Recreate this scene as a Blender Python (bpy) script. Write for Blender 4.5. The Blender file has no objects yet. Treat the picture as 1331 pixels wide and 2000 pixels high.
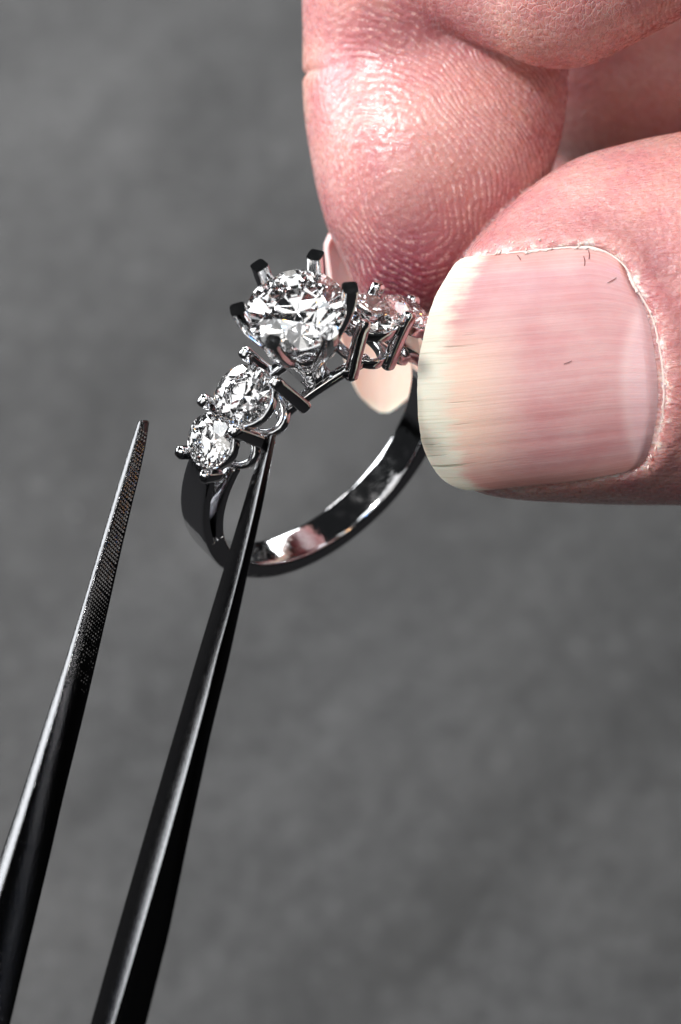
import bpy, bmesh, math, random
import numpy as np
from mathutils import Vector, Matrix

random.seed(7)
rng = np.random.default_rng(7)

# ------------------------------------------------------------------ frame
# Everything is laid out in millimetres in a frame whose origin is the ring,
# x right, y up, z towards the lens, then turned into world metres.
MM = 0.001
PX = 29.0            # photograph pixels per millimetre at z = 0
DIST = 250.0         # lens to origin
PITCH = math.radians(60)
HEIGHT = 100.0        # origin above the table top
EX = np.array([1.0, 0, 0])
EY = np.array([0, math.sin(PITCH), math.cos(PITCH)])
EZ = np.array([0, -math.cos(PITCH), math.sin(PITCH)])
ROT = np.stack([EX, EY, EZ], 1)
ORG = np.array([0, 0, HEIGHT])


def W(p):
    """millimetres in the layout frame -> metres in the world"""
    p = np.asarray(p, float)
    return (p @ ROT.T + ORG) * MM


def V(px, py, z=0.0):
    f = (DIST - z) / DIST
    return np.array([(px - 665.5) / PX * f, (1000 - py) / PX * f, z])


# ------------------------------------------------------------------ camera
sc = bpy.context.scene
cam_d = bpy.data.cameras.new("camera")
cam = bpy.data.objects.new("camera", cam_d)
sc.collection.objects.link(cam)
sc.camera = cam
cam.matrix_world = Matrix([[*(ROT[0]), W((0, 0, DIST))[0]],
                           [*(ROT[1]), W((0, 0, DIST))[1]],
                           [*(ROT[2]), W((0, 0, DIST))[2]],
                           [0, 0, 0, 1]])
cam_d.lens = 100
cam_d.sensor_fit = 'VERTICAL'
cam_d.sensor_height = 2000 / PX / DIST * 100
cam_d.clip_start = 0.01
cam_d.clip_end = 20
cam_d.dof.use_dof = True
cam_d.dof.focus_distance = (DIST - 7.0) * MM
cam_d.dof.aperture_fstop = 22.0

# ------------------------------------------------------------------ world and lamps
world = bpy.data.worlds.new("World")
sc.world = world
world.use_nodes = True
bg = world.node_tree.nodes["Background"]
bg.inputs[0].default_value = (0.9, 0.95, 1.0, 1)
bg.inputs[1].default_value = 0.02


def area(name, direction, dist, size, power, color=(1, 1, 1), target=(0, 5, 0), size_y=None):
    ld = bpy.data.lights.new(name, 'AREA')
    lo = bpy.data.objects.new(name, ld)
    sc.collection.objects.link(lo)
    d = np.array(direction, float)
    d /= np.linalg.norm(d)
    pos = W(np.array(target) + d * dist)
    lo.location = pos
    lo.rotation_euler = Vector(W(target) - pos).to_track_quat('-Z', 'Y').to_euler()
    ld.shape = 'RECTANGLE'
    ld.size = size * MM
    ld.size_y = (size_y or size) * MM
    ld.energy = power
    ld.color = color
    return lo


area("key_lamp", (-0.49, 0.53, 0.69), 280, 26, 1.0, (1.0, 0.975, 0.95))
area("front_gem_fill", (-0.50, 0.20, 0.84), 400, 370, 0.66, (1.0, 1.0, 1.0))  # broad unseen fill, added to whiten the stones
area("back_window", (0.25, 0.92, -0.28), 500, 260, 2.0, (0.96, 0.98, 1.0), size_y=200)
area("left_strip", (-0.86, 0.45, -0.06), 450, 260, 2.3, (0.95, 0.98, 1.0), size_y=230)
area("pad_fill", (-110, 155, -110), 220, 40, 0.15, (1, 1, 1), target=(0, 5, 0))  # unseen fill, added to lighten the pad's upper left
bpy.data.objects["pad_fill"].rotation_euler = Vector((0.07, -0.10, -0.078)).to_track_quat('-Z', 'Y').to_euler()
for lamp_dir, lamp_size, lamp_power, lamp_col in (
        ((-0.33, 0.60, 0.72), 125, 0.15, (0.93, 0.97, 1.0)), ((0.10, 0.75, 0.65), 125, 0.15, (1, 1, 1)),
        ((-0.10, -0.26, 0.95), 110, 0.12, (1.0, 0.97, 0.93)), ((0.45, 0.36, 0.82), 125, 0.15, (1.0, 0.96, 0.91)),
        ((0.36, 0.88, 0.30), 125, 0.15, (0.9, 0.95, 1.0)), ((0.20, 0.52, 0.83), 28, 0.07, (1.0, 0.45, 0.12)),
        ((-0.12, 0.40, 0.90), 28, 0.07, (0.2, 0.45, 1.0))):
    area("gem_fill", lamp_dir, 400, lamp_size, lamp_power, lamp_col)  # added fills for stone sparkle; the tinted pair imitates colour fire

sc.view_settings.view_transform = 'Standard'
sc.view_settings.look = 'None'
sc.view_settings.exposure = 0
sc.view_settings.gamma = 1
sc.view_settings.use_curve_mapping = False
sc.render.engine = 'CYCLES'
cy = sc.cycles
cy.use_denoising = True
cy.max_bounces = 24
cy.transmission_bounces = 20
cy.glossy_bounces = 16
cy.diffuse_bounces = 4
cy.caustics_reflective = True
cy.caustics_refractive = True
cy.blur_glossy = 0.3
cy.sample_clamp_indirect = 12.0
cy.use_adaptive_sampling = True
cy.adaptive_threshold = 0.018


# ------------------------------------------------------------------ material helpers
class NT:
    def __init__(self, name):
        self.m = bpy.data.materials.new(name)
        self.m.use_nodes = True
        self.t = self.m.node_tree
        self.n = self.t.nodes
        self.b = self.n["Principled BSDF"]
        self.out = self.n["Material Output"]

    def new(self, kind, **kw):
        nd = self.n.new(kind)
        for k, v in kw.items():
            setattr(nd, k, v)
        return nd

    def link(self, a, b):
        self.t.links.new(a, b)

    def coords(self, scale=1.0, sx=1, sy=1, sz=1):
        tc = self.new("ShaderNodeTexCoord")
        mp = self.new("ShaderNodeMapping")
        mp.inputs["Scale"].default_value = (1000 * scale * sx, 1000 * scale * sy, 1000 * scale * sz)
        self.link(tc.outputs["Object"], mp.inputs["Vector"])
        return mp.outputs[0]

    def attr(self, name, out="Fac"):
        a = self.new("ShaderNodeAttribute")
        a.attribute_name = name
        return a.outputs[out]

    def noise(self, vec, scale, detail=4, rough=0.55, dist=0.0):
        nd = self.new("ShaderNodeTexNoise")
        nd.inputs["Scale"].default_value = scale
        nd.inputs["Detail"].default_value = detail
        nd.inputs["Roughness"].default_value = rough
        nd.inputs["Distortion"].default_value = dist
        if vec is not None:
            self.link(vec, nd.inputs["Vector"])
        return nd.outputs["Fac"]

    def voronoi(self, vec, scale, feature='F1', out="Distance", rand=1.0):
        nd = self.new("ShaderNodeTexVoronoi", feature=feature)
        nd.inputs["Scale"].default_value = scale
        nd.inputs["Randomness"].default_value = rand
        self.link(vec, nd.inputs["Vector"])
        return nd.outputs[out]

    def math(self, op, a, b=None, c=None, clamp=False):
        nd = self.new("ShaderNodeMath", operation=op)
        nd.use_clamp = clamp
        for i, x in enumerate((a, b, c)):
            if x is None:
                continue
            if isinstance(x, (int, float)):
                nd.inputs[i].default_value = x
            else:
                self.link(x, nd.inputs[i])
        return nd.outputs[0]

    def ramp(self, x, lo, hi, a=0.0, b=1.0):
        nd = self.new("ShaderNodeMapRange")
        nd.interpolation_type = 'SMOOTHSTEP'
        for i, v in zip((1, 2, 3, 4), (lo, hi, a, b)):
            nd.inputs[i].default_value = v
        self.link(x, nd.inputs[0])
        return nd.outputs[0]

    def mix(self, fac, a, b):
        nd = self.new("ShaderNodeMix", data_type='RGBA')
        nd.clamp_factor = True
        for s, x in ((nd.inputs[0], fac), (nd.inputs[6], a), (nd.inputs[7], b)):
            if isinstance(x, (int, float)):
                s.default_value = x
            elif isinstance(x, tuple):
                s.default_value = (*x, 1)
            else:
                self.link(x, s)
        return nd.outputs[2]

    def combine(self, x, y, z):
        nd = self.new("ShaderNodeCombineXYZ")
        for i, v in enumerate((x, y, z)):
            if isinstance(v, (int, float)):
                nd.inputs[i].default_value = v
            else:
                self.link(v, nd.inputs[i])
        return nd.outputs[0]

    def bump(self, height, dist_mm, strength=1.0, normal=None):
        nd = self.new("ShaderNodeBump")
        nd.inputs["Distance"].default_value = dist_mm * MM
        nd.inputs["Strength"].default_value = strength
        self.link(height, nd.inputs["Height"])
        if normal is not None:
            self.link(normal, nd.inputs["Normal"])
        return nd.outputs[0]

    def set(self, key, v):
        s = self.b.inputs[key]
        if isinstance(v, (int, float)):
            s.default_value = v
        elif isinstance(v, tuple):
            s.default_value = (*v, 1) if len(v) == 3 and s.type == 'RGBA' else v
        else:
            self.link(v, s)


def mat_table():
    m = NT("grey_leather_mat")
    co = m.coords()
    big = m.noise(co, 0.030, 3, 0.5, 0.6)
    mid = m.noise(co, 0.22, 6, 0.65, 0.8)
    fine = m.noise(co, 0.55, 7, 0.85)
    rot = m.new("ShaderNodeMapping")
    rot.inputs["Rotation"].default_value = (0, 0, math.radians(-48))
    rot2 = m.new("ShaderNodeMapping")
    rot2.inputs["Scale"].default_value = (11, 60, 14)
    m.link(rot.outputs[0], rot2.inputs["Vector"])
    tcn = m.new("ShaderNodeTexCoord")
    m.link(tcn.outputs["Object"], rot.inputs["Vector"])
    strk = m.noise(rot2.outputs[0], 1.0, 3, 0.55)
    v = m.math('ADD', m.math('MULTIPLY', big, 0.30), m.math('MULTIPLY', mid, 0.18))
    v = m.math('ADD', v, m.math('MULTIPLY', strk, 0.48))
    col = m.mix(m.ramp(v, 0.28, 0.72), (0.022, 0.0222, 0.0224), (0.082, 0.0822, 0.0826))
    col = m.mix(m.math('MULTIPLY', m.ramp(fine, 0.50, 0.60), 0.5), col, (0.014, 0.014, 0.0145))
    col = m.mix(m.math('MULTIPLY', m.ramp(fine, 0.46, 0.36), 0.42), col, (0.15, 0.15, 0.152))
    sp = m.voronoi(co, 0.13)
    col = m.mix(m.ramp(sp, 0.030, 0.018), col, (0.30, 0.30, 0.31))
    m.set("Base Color", col)
    m.set("Roughness", 0.62)
    m.set("Specular IOR Level", 0.3)
    h = m.math('ADD', m.math('MULTIPLY', mid, 1.0), m.math('MULTIPLY', fine, 0.25))
    m.set("Normal", m.bump(h, 1.0, 0.6))
    return m.m


def mat_gold(name="white_gold", rough=0.07, base=(0.60, 0.60, 0.61), scr=0.012):
    m = NT(name)
    co = m.coords()
    m.set("Metallic", 1.0)
    m.set("Base Color", base)
    n = m.noise(co, 1.1, 4, 0.6)
    m.set("Roughness", m.ramp(n, 0.3, 0.8, rough * 0.6, rough * 1.8))
    n2 = m.noise(co, 2.2, 3, 0.5)
    m.set("Normal", m.bump(n2, scr, 1.0))
    return m.m


def mat_steel():
    m = NT("polished_steel")
    co = m.coords()
    m.set("Metallic", 1.0)
    m.set("Base Color", (0.075, 0.075, 0.077))
    n = m.noise(co, 3.0, 5, 0.7)
    m.set("Roughness", m.ramp(n, 0.3, 0.8, 0.07, 0.20))
    s = m.noise(m.coords(1, 6, 1, 1), 2.0, 4, 0.7)
    m.set("Normal", m.bump(m.math('ADD', s, m.math('MULTIPLY', n, 0.6)), 0.012, 1.0))
    return m.m


def mat_stamp():
    m = NT("stamped_mark")
    m.set("Base Color", (0.03, 0.03, 0.03))
    m.set("Roughness", 0.5)
    m.set("Metallic", 0.6)
    return m.m


def mat_gem():
    m = NT("cut_stone")
    m.n.remove(m.b)
    g = m.new("ShaderNodeBsdfGlass")
    g.inputs["Color"].default_value = (1, 1, 1, 1)
    g.inputs["Roughness"].default_value = 0.0
    g.inputs["IOR"].default_value = 2.42
    m.link(g.outputs[0], m.out.inputs[0])
    return m.m


def mat_skin():
    m = NT("skin")
    co = m.coords()
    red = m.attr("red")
    ridge = m.attr("ridge")
    wr = m.attr("w_ridge")
    wc = m.attr("w_crack")
    wt = m.attr("w_thumb")
    cut = m.attr("cuticle")
    n1 = m.noise(co, 0.22, 4, 0.6)
    n2 = m.noise(co, 1.6, 4, 0.65)
    n3 = m.noise(co, 5.0, 3, 0.6)
    # colour: pale and flushed patches
    n0 = m.noise(co, 0.10, 3, 0.55)
    col = m.mix(m.ramp(n1, 0.3, 0.72), (0.58, 0.305, 0.28), (0.475, 0.185, 0.195))
    col = m.mix(m.math('MULTIPLY', m.ramp(n0, 0.45, 0.68), 0.55), col, (0.60, 0.345, 0.27))
    col = m.mix(m.math('MULTIPLY', m.ramp(n2, 0.50, 0.85), 0.38), col, (0.50, 0.18, 0.18))
    col = m.mix(red, col, (0.22, 0.05, 0.074))  # dark mauve: pressure flush plus shade painted into the fingertip
    # fingerprint ridges
    wob = m.math('MULTIPLY', m.math('SUBTRACT', m.noise(co, 0.16, 2, 0.5), 0.5), 3.4)
    ph = m.math('MULTIPLY', m.math('ADD', ridge, wob), 2 * math.pi / 0.40)
    s = m.math('MULTIPLY_ADD', m.math('SINE', ph), 0.5, 0.5)
    pore = m.ramp(m.voronoi(co, 2.6), 0.28, 0.12)
    dots = m.math('MULTIPLY', m.math('MULTIPLY', m.ramp(s, 0.45, 0.1), m.ramp(n2, 0.42, 0.62)), wr)
    dots = m.math('MULTIPLY', dots, m.ramp(n3, 0.38, 0.6))
    col = m.mix(m.math('MULTIPLY', dots, 0.62), col, (0.86, 0.66, 0.61))
    # cracked, dry skin cells
    cell = m.voronoi(m.coords(1, 1.3, 0.8, 0.8), 2.5, 'DISTANCE_TO_EDGE')
    line = m.math('MULTIPLY', m.math('MULTIPLY', m.ramp(cell, 0.09, 0.02), wc), m.ramp(n2, 0.40, 0.60))
    col = m.mix(m.math('MULTIPLY', line, 0.38), col, (0.88, 0.70, 0.66))
    # dry white skin along the nail
    cw = m.math('MULTIPLY', cut, m.ramp(m.noise(co, 1.1, 5, 0.75), 0.44, 0.64))
    col = m.mix(cw, col, (0.86, 0.76, 0.70))
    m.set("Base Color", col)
    # relief
    tw = m.coords(1, 0.7, 3.4, 2.2)
    wrk = m.noise(tw, 1.1, 4, 0.65, 1.2)
    h = m.math('MULTIPLY', m.math('MULTIPLY', s, wr), m.ramp(m.noise(co, 1.1, 3, 0.6), 0.35, 0.65, 0.06, 0.30))
    h = m.math('ADD', h, m.math('MULTIPLY', m.math('MULTIPLY', m.ramp(cell, 0.0, 0.14), wc), 0.22))
    h = m.math('ADD', h, m.math('MULTIPLY', m.math('MULTIPLY', wrk, wt), 0.95))
    h = m.math('ADD', h, m.math('MULTIPLY', n2, 0.55))
    h = m.math('ADD', h, m.math('MULTIPLY', m.ramp(m.voronoi(co, 2.1, 'SMOOTH_F1'), 0.05, 0.6), -0.30))
    h = m.math('ADD', h, m.math('MULTIPLY', n3, 0.28))
    h = m.math('ADD', h, m.math('MULTIPLY', cw, 0.25))
    m.set("Normal", m.bump(h, 0.12, 1.0))
    m.set("Roughness", m.ramp(n2, 0.3, 0.7, 0.20, 0.36))
    m.set("Specular IOR Level", 0.55)
    m.set("Subsurface Weight", 0.85)
    m.set("Subsurface Radius", (1.0, 0.34, 0.22))
    m.set("Subsurface Scale", 0.9 * MM)
    return m.m


def mat_nail(thumb=True):
    m = NT("thumb_nail_plate" if thumb else "index_nail_plate")
    uvw = m.attr("plate", "Vector")
    sep = m.new("ShaderNodeSeparateXYZ")
    m.link(uvw, sep.inputs[0])
    u, v, e = sep.outputs[0], sep.outputs[1], sep.outputs[2]   # 0 cuticle .. 1 tip, 0 top .. 1 bottom, mm from tip
    st = m.noise(m.combine(m.math('MULTIPLY', u, 0.5), m.math('MULTIPLY', v, 30), 0.0), 1.0, 4, 0.6)
    st2 = m.noise(m.combine(m.math('MULTIPLY', u, 1.2), m.math('MULTIPLY', v, 110), 4.0), 1.0, 3, 0.6)
    bl = m.noise(m.combine(m.math('MULTIPLY', u, 5), m.math('MULTIPLY', v, 7), 2.0), 1.0, 4, 0.6)
    if thumb:
        col = m.mix(m.ramp(m.math('ADD', m.math('MULTIPLY', st, 0.4), m.math('MULTIPLY', bl, 0.6)), 0.30, 0.68), (0.50, 0.235, 0.24), (0.56, 0.335, 0.335))
        # yellowish band behind the free edge in the middle
        mid = m.math('MULTIPLY', m.ramp(u, 0.50, 0.86), m.math('MULTIPLY', m.ramp(v, 0.22, 0.5), m.ramp(v, 1.05, 0.7)))
        col = m.mix(m.math('MULTIPLY', mid, 0.85), col, (0.70, 0.53, 0.42))
        # lunula
        lun = m.math('ADD', u, m.math('MULTIPLY', m.math('POWER', m.math('SUBTRACT', v, 0.60), 2.0), 0.9))
        lw = m.ramp(m.math('ADD', lun, m.math('MULTIPLY', bl, 0.03)), 0.235, 0.150)
        col = m.mix(m.math('MULTIPLY', lw, 0.6), col, (0.68, 0.47, 0.49))
        rim = m.math('MULTIPLY', m.ramp(lun, 0.135, 0.175), lw)
        col = m.mix(m.math('MULTIPLY', rim, 0.3), col, (0.76, 0.60, 0.59))
        # warmer tone along the sides of the nail bed
        sid = m.ramp(m.math('ABSOLUTE', m.math('SUBTRACT', v, 0.5)), 0.36, 0.5)
        col = m.mix(m.math('MULTIPLY', sid, 0.5), col, (0.58, 0.27, 0.21))
        # free edge
        edge_w = m.math('ADD', m.math('MULTIPLY', bl, 2.4), m.math('MULTIPLY', m.math('SUBTRACT', st, 0.5), 3.0))
        edge_w = m.math('SUBTRACT', edge_w, 0.5)
        fe = m.math('SUBTRACT', e, edge_w)
        few = m.ramp(fe, 1.9, 0.2)
        col = m.mix(few, col, (0.64, 0.625, 0.53))
        col = m.mix(m.math('MULTIPLY', m.ramp(st2, 0.5, 0.7), m.math('MULTIPLY', few, 0.8)), col, (0.42, 0.41, 0.30))
        crk = m.noise(m.combine(m.math('MULTIPLY', u, 2.0), m.math('MULTIPLY', v, 44), 9.0), 1.0, 2, 0.5)
        cr = m.math('MULTIPLY', m.ramp(crk, 0.62, 0.66), m.math('MULTIPLY', m.ramp(e, 4.5, 1.0), m.ramp(v, 0.2, 0.4)))
        col = m.mix(m.math('MULTIPLY', cr, 0.7), col, (0.24, 0.22, 0.16))
    else:
        col = m.mix(m.ramp(u, 0.25, 0.75), (0.80, 0.56, 0.55), (0.80, 0.63, 0.53))
        col = m.mix(m.ramp(e, 1.3, 0.3), col, (0.84, 0.76, 0.64))
        col = m.mix(m.math('MULTIPLY', m.ramp(st, 0.4, 0.7), 0.3), col, (0.78, 0.55, 0.47))
    m.set("Base Color", col)
    h = m.math('ADD', m.math('MULTIPLY', st, 1.0), m.math('MULTIPLY', st2, 0.45))
    if thumb:
        h = m.math('SUBTRACT', h, m.math('MULTIPLY', cr, 0.8))
        h = m.math('ADD', h, m.math('MULTIPLY', m.noise(m.coords(), 1.4, 4, 0.6), 0.25))
    m.set("Normal", m.bump(h, 0.022, 1.0))
    m.set("Roughness", m.ramp(st2, 0.3, 0.7, 0.20, 0.32))
    m.set("Subsurface Weight", 0.6)
    m.set("Coat Weight", 0.22)
    m.set("Coat Roughness", 0.16)
    m.set("Subsurface Radius", (1.0, 0.5, 0.4))
    m.set("Subsurface Scale", 0.5 * MM)
    m.set("Specular IOR Level", 0.5)
    return m.m


def mat_plain(name, col, rough=0.6):
    m = NT(name)
    n = m.noise(m.coords(), 3.0, 4, 0.6)
    m.set("Base Color", m.mix(m.ramp(n, 0.3, 0.7), tuple(c * 0.85 for c in col), col))
    m.set("Roughness", rough)
    return m.m


M_TABLE, M_GOLD, M_STEEL, M_GEM = mat_table(), mat_gold(), mat_steel(), mat_gem()
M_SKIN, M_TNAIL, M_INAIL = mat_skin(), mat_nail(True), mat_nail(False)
M_STAMP = mat_stamp()
M_DRY = mat_plain("dry_cuticle_skin", (0.78, 0.62, 0.57), 0.5)
M_ADDED_TOP = mat_plain("added_dark_top", (0.016, 0.016, 0.017), 0.95)
M_ADDED_TOP.node_tree.nodes["Principled BSDF"].inputs["Specular IOR Level"].default_value = 0.05
M_FIBRE = mat_plain("dark_fibre", (0.10, 0.03, 0.03), 0.6)


# ------------------------------------------------------------------ object helpers
def empty(name, base):
    o = bpy.data.objects.new(name, None)
    o.empty_display_size = 0.005
    o.location = W(base)
    sc.collection.objects.link(o)
    return o


def tag(o, label, cat=None, group=None, kind=None):
    o["label"] = label
    if cat:
        o["category"] = cat
    if group:
        o["group"] = group
    if kind:
        o["kind"] = kind
    return o


def build(name, verts, faces, mat, parent=None, smooth=True, base=(0, 0, 0), sharp=None):
    """verts in layout millimetres; origin at the parent's place or at base"""
    root = parent
    off = np.zeros(3)
    while root is not None:
        off = off + np.array(root.location)
        root = root.parent
    o_loc = W(base) if parent is None else np.zeros(3)
    me = bpy.data.meshes.new(name)
    wv = W(np.asarray(verts, float)) - (o_loc if parent is None else off)
    me.from_pydata([tuple(v) for v in wv], [], [tuple(int(i) for i in f) for f in faces])
    me.validate()
    me.materials.append(mat)
    if smooth:
        me.polygons.foreach_set("use_smooth", [True] * len(me.polygons))
        if sharp is not None:
            me.set_sharp_from_angle(angle=math.radians(sharp))
    me.update()
    o = bpy.data.objects.new(name, me)
    if parent is None:
        o.location = o_loc
    o.parent = parent
    sc.collection.objects.link(o)
    return o


def fix_normals(o):
    bm = bmesh.new()
    bm.from_mesh(o.data)
    bmesh.ops.recalc_face_normals(bm, faces=bm.faces)
    bm.to_mesh(o.data)
    bm.free()


def norm(v):
    v = np.asarray(v, float)
    return v / np.linalg.norm(v)


def sweep(path, side, A, B, exp=2.0, seg=16, dome0=False, dome1=False, closed=False):
    """Loft of superellipse sections along a path. side: wide direction per station."""
    path = np.asarray(path, float)
    n = len(path)
    side = np.broadcast_to(np.asarray(side, float), (n, 3))
    A = np.broadcast_to(np.asarray(A, float), (n,))
    B = np.broadcast_to(np.asarray(B, float), (n,))
    if closed:
        tan = np.roll(path, -1, 0) - np.roll(path, 1, 0)
    else:
        tan = np.gradient(path, axis=0)
    tan /= np.linalg.norm(tan, axis=1)[:, None]
    st = []
    for i in range(n):
        s = side[i] - tan[i] * side[i].dot(tan[i])
        s = norm(s)
        st.append((path[i], s, np.cross(tan[i], s), A[i], B[i]))
    if not closed:
        def dome(c, s, t, a, b, d):
            out = []
            r = min(a, b)
            for q in (0.3, 0.55, 0.8, 0.95):
                k = math.sqrt(1 - q * q)
                out.append((c + d * r * q, s, t, max(a - r * (1 - k), 0.02 * a), max(b - r * (1 - k), 0.02 * b)))
            return out
        if dome1:
            st = st + dome(*st[-1], tan[-1])
        if dome0:
            st = list(reversed(dome(*st[0], -tan[0]))) + st
    ang = np.linspace(0, 2 * math.pi, seg, endpoint=False)
    cx = np.sign(np.cos(ang)) * np.abs(np.cos(ang)) ** (2 / exp)
    cyy = np.sign(np.sin(ang)) * np.abs(np.sin(ang)) ** (2 / exp)
    vs, fs = [], []
    for c, s, t, a, b in st:
        vs.append(c + np.outer(cx * a, s) + np.outer(cyy * b, t))
    m = len(st)
    vs = np.concatenate(vs)
    for i in range(m if closed else m - 1):
        j = (i + 1) % m
        for k in range(seg):
            l = (k + 1) % seg
            fs.append((i * seg + k, i * seg + l, j * seg + l, j * seg + k))
    if not closed:
        fs.append(tuple(range(seg - 1, -1, -1)))
        fs.append(tuple((m - 1) * seg + k for k in range(seg)))
    return vs, fs


def merge(*parts):
    vs, fs, o = [], [], 0
    for v, f in parts:
        vs.append(v)
        fs += [tuple(i + o for i in g) for g in f]
        o += len(v)
    return np.concatenate(vs), fs


# ------------------------------------------------------------------ table top (the only background)
def make_table():
    """an unseen dark top, added for dark reflections, with a grey pad lying on it; the pad is what the lens sees"""
    me = bpy.data.meshes.new("added_table_top")
    me.from_pydata([(-1.5, -1.5, -0.004), (1.5, -1.5, -0.004), (1.5, 1.5, -0.004), (-1.5, 1.5, -0.004)], [], [(0, 1, 2, 3)])
    me.materials.append(M_ADDED_TOP)  # out-of-view dark top, added so the metal reflects black
    o = bpy.data.objects.new("added_table_top", me)
    sc.collection.objects.link(o)
    tag(o, "unseen dark top added under the grey pad for dark reflections", "table surface", kind="structure")
    x0, x1, y0, y1, r = -0.060, 0.060, -0.045, 0.190, 0.006
    rim = []
    for cx_, cy_, a0 in ((x1 - r, y1 - r, 0), (x0 + r, y1 - r, 90), (x0 + r, y0 + r, 180), (x1 - r, y0 + r, 270)):
        for k in range(7):
            q = math.radians(a0 + 15 * k)
            rim.append((cx_, cy_, math.cos(q), math.sin(q)))
    vs, fs = [], []
    for inset, z in ((0.0, -0.004), (0.0, -0.0012), (0.0004, -0.0004), (0.0012, 0.0)):
        vs += [(a + (r - inset) * c, b + (r - inset) * d, z) for a, b, c, d in rim]
    n = len(rim)
    for k in range(3):
        for i in range(n):
            j = (i + 1) % n
            fs.append((k * n + i, k * n + j, (k + 1) * n + j, (k + 1) * n + i))
    fs.append(tuple(3 * n + i for i in range(n)))
    fs.append(tuple(range(n - 1, -1, -1)))
    me = bpy.data.meshes.new("bench_pad")
    me.from_pydata(vs, [], fs)
    me.materials.append(M_TABLE)
    o = bpy.data.objects.new("bench_pad", me)
    sc.collection.objects.link(o)
    tag(o, "mottled grey pad out of focus behind the ring and tweezers", "pad")


make_table()

# ------------------------------------------------------------------ the ring
RC = np.array([-1.493, 4.368, 0.0])
RA = norm([0.61523, -0.60552, 0.50481])     # finger-hole axis, towards the lens
RU = norm([-0.07181, 0.59464, 0.80078])     # towards the centre stone
RS = norm([0.78507, 0.52892, -0.32236])     # along the top, towards the thumb


def RP(th, r, w=0.0):
    t = math.radians(th)
    return RC + r * (math.cos(t) * RU + math.sin(t) * RS) + w * RA


def RN(th):
    t = math.radians(th)
    return math.cos(t) * RU + math.sin(t) * RS


def RT(th):
    t = math.radians(th)
    return -math.sin(t) * RU + math.cos(t) * RS


RING = empty("diamond_ring", RP(180, 10.3))
tag(RING, "white metal ring with a large round stone between two pairs of small stones", "ring")


def brilliant(name, centre, nrm, tang, R, parent, twist=0.0):
    """round brilliant cut from its facet planes"""
    bm = bmesh.new()
    bmesh.ops.create_cube(bm, size=4.0)
    g = 0.025
    D2R = math.radians

    def cut(az, tilt, pt):
        nv = Vector((math.sin(tilt) * math.cos(az), math.sin(tilt) * math.sin(az), math.cos(tilt)))
        r = bmesh.ops.bisect_plane(bm, geom=bm.verts[:] + bm.edges[:] + bm.faces[:], dist=1e-5,
                                   plane_co=pt, plane_no=nv, clear_outer=True)
        ed = [e for e in r["geom_cut"] if isinstance(e, bmesh.types.BMEdge)]
        if ed:
            bmesh.ops.holes_fill(bm, edges=[e for e in bm.edges if e.is_boundary], sides=0)

    ztab = g + (1 - 0.56) * math.tan(D2R(34.5))
    cut(0, 0, Vector((0, 0, ztab)))
    cut(0, math.pi, Vector((0, 0, -g - math.tan(D2R(40.8)) * 0.985)))
    for k in range(48):
        az = 2 * math.pi * k / 48
        cut(az, math.pi / 2, Vector((math.cos(az), math.sin(az), 0)))
    for k in range(8):
        az = 2 * math.pi * k / 8
        P = Vector((math.cos(az), math.sin(az), g))
        cut(az, D2R(34.5), P)
        a2 = az + math.pi / 8
        cut(a2, D2R(20.5), Vector((0.56 * math.cos(math.pi / 8) * math.cos(a2), 0.56 * math.cos(math.pi / 8) * math.sin(a2), ztab)))
        cut(az, math.pi - D2R(40.8), Vector((math.cos(az), math.sin(az), -g)))
        for s in (-1, 1):
            a3 = az + s * math.pi / 16
            cut(a3, D2R(40.2), Vector((math.cos(a3), math.sin(a3), g)))
            cut(a3, math.pi - D2R(42.0), Vector((math.cos(a3), math.sin(a3), -g)))
    bmesh.ops.remove_doubles(bm, verts=bm.verts, dist=2e-4)
    bm.verts.ensure_lookup_table()
    bm.verts.index_update()
    vs = np.array([v.co for v in bm.verts])
    fs = [tuple(v.index for v in f.verts) for f in bm.faces]
    bm.free()
    nrm = norm(nrm)
    tx = norm(tang - nrm * np.dot(tang, nrm))
    ty = np.cross(nrm, tx)
    ct, s_ = math.cos(twist), math.sin(twist)
    ex, ey = ct * tx + s_ * ty, -s_ * tx + ct * ty
    wv = centre + R * (np.outer(vs[:, 0], ex) + np.outer(vs[:, 1], ey) + np.outer(vs[:, 2], nrm))
    o = build(name, wv, fs, M_GEM, parent, smooth=False)
    fix_normals(o)
    return o


# band: bottom and sides, splitting into an outer and an inner rail at each shoulder
def arc(th0, th1, n):
    return np.linspace(th0, th1, n)


def rail(th, r_in, r_out, half_w, exp=5.0, seg=28, **kw):
    """sweep round the finger hole with given inner and outer radius per station"""
    th = np.asarray(th, float)
    r_in, r_out, half_w = [np.broadcast_to(np.asarray(x, float), th.shape) for x in (r_in, r_out, half_w)]
    path = np.array([RP(t, (a + b) / 2) for t, a, b in zip(th, r_in, r_out)])
    return sweep(path, RA, half_w, (r_out - r_in) / 2, exp, seg, **kw)


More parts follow.
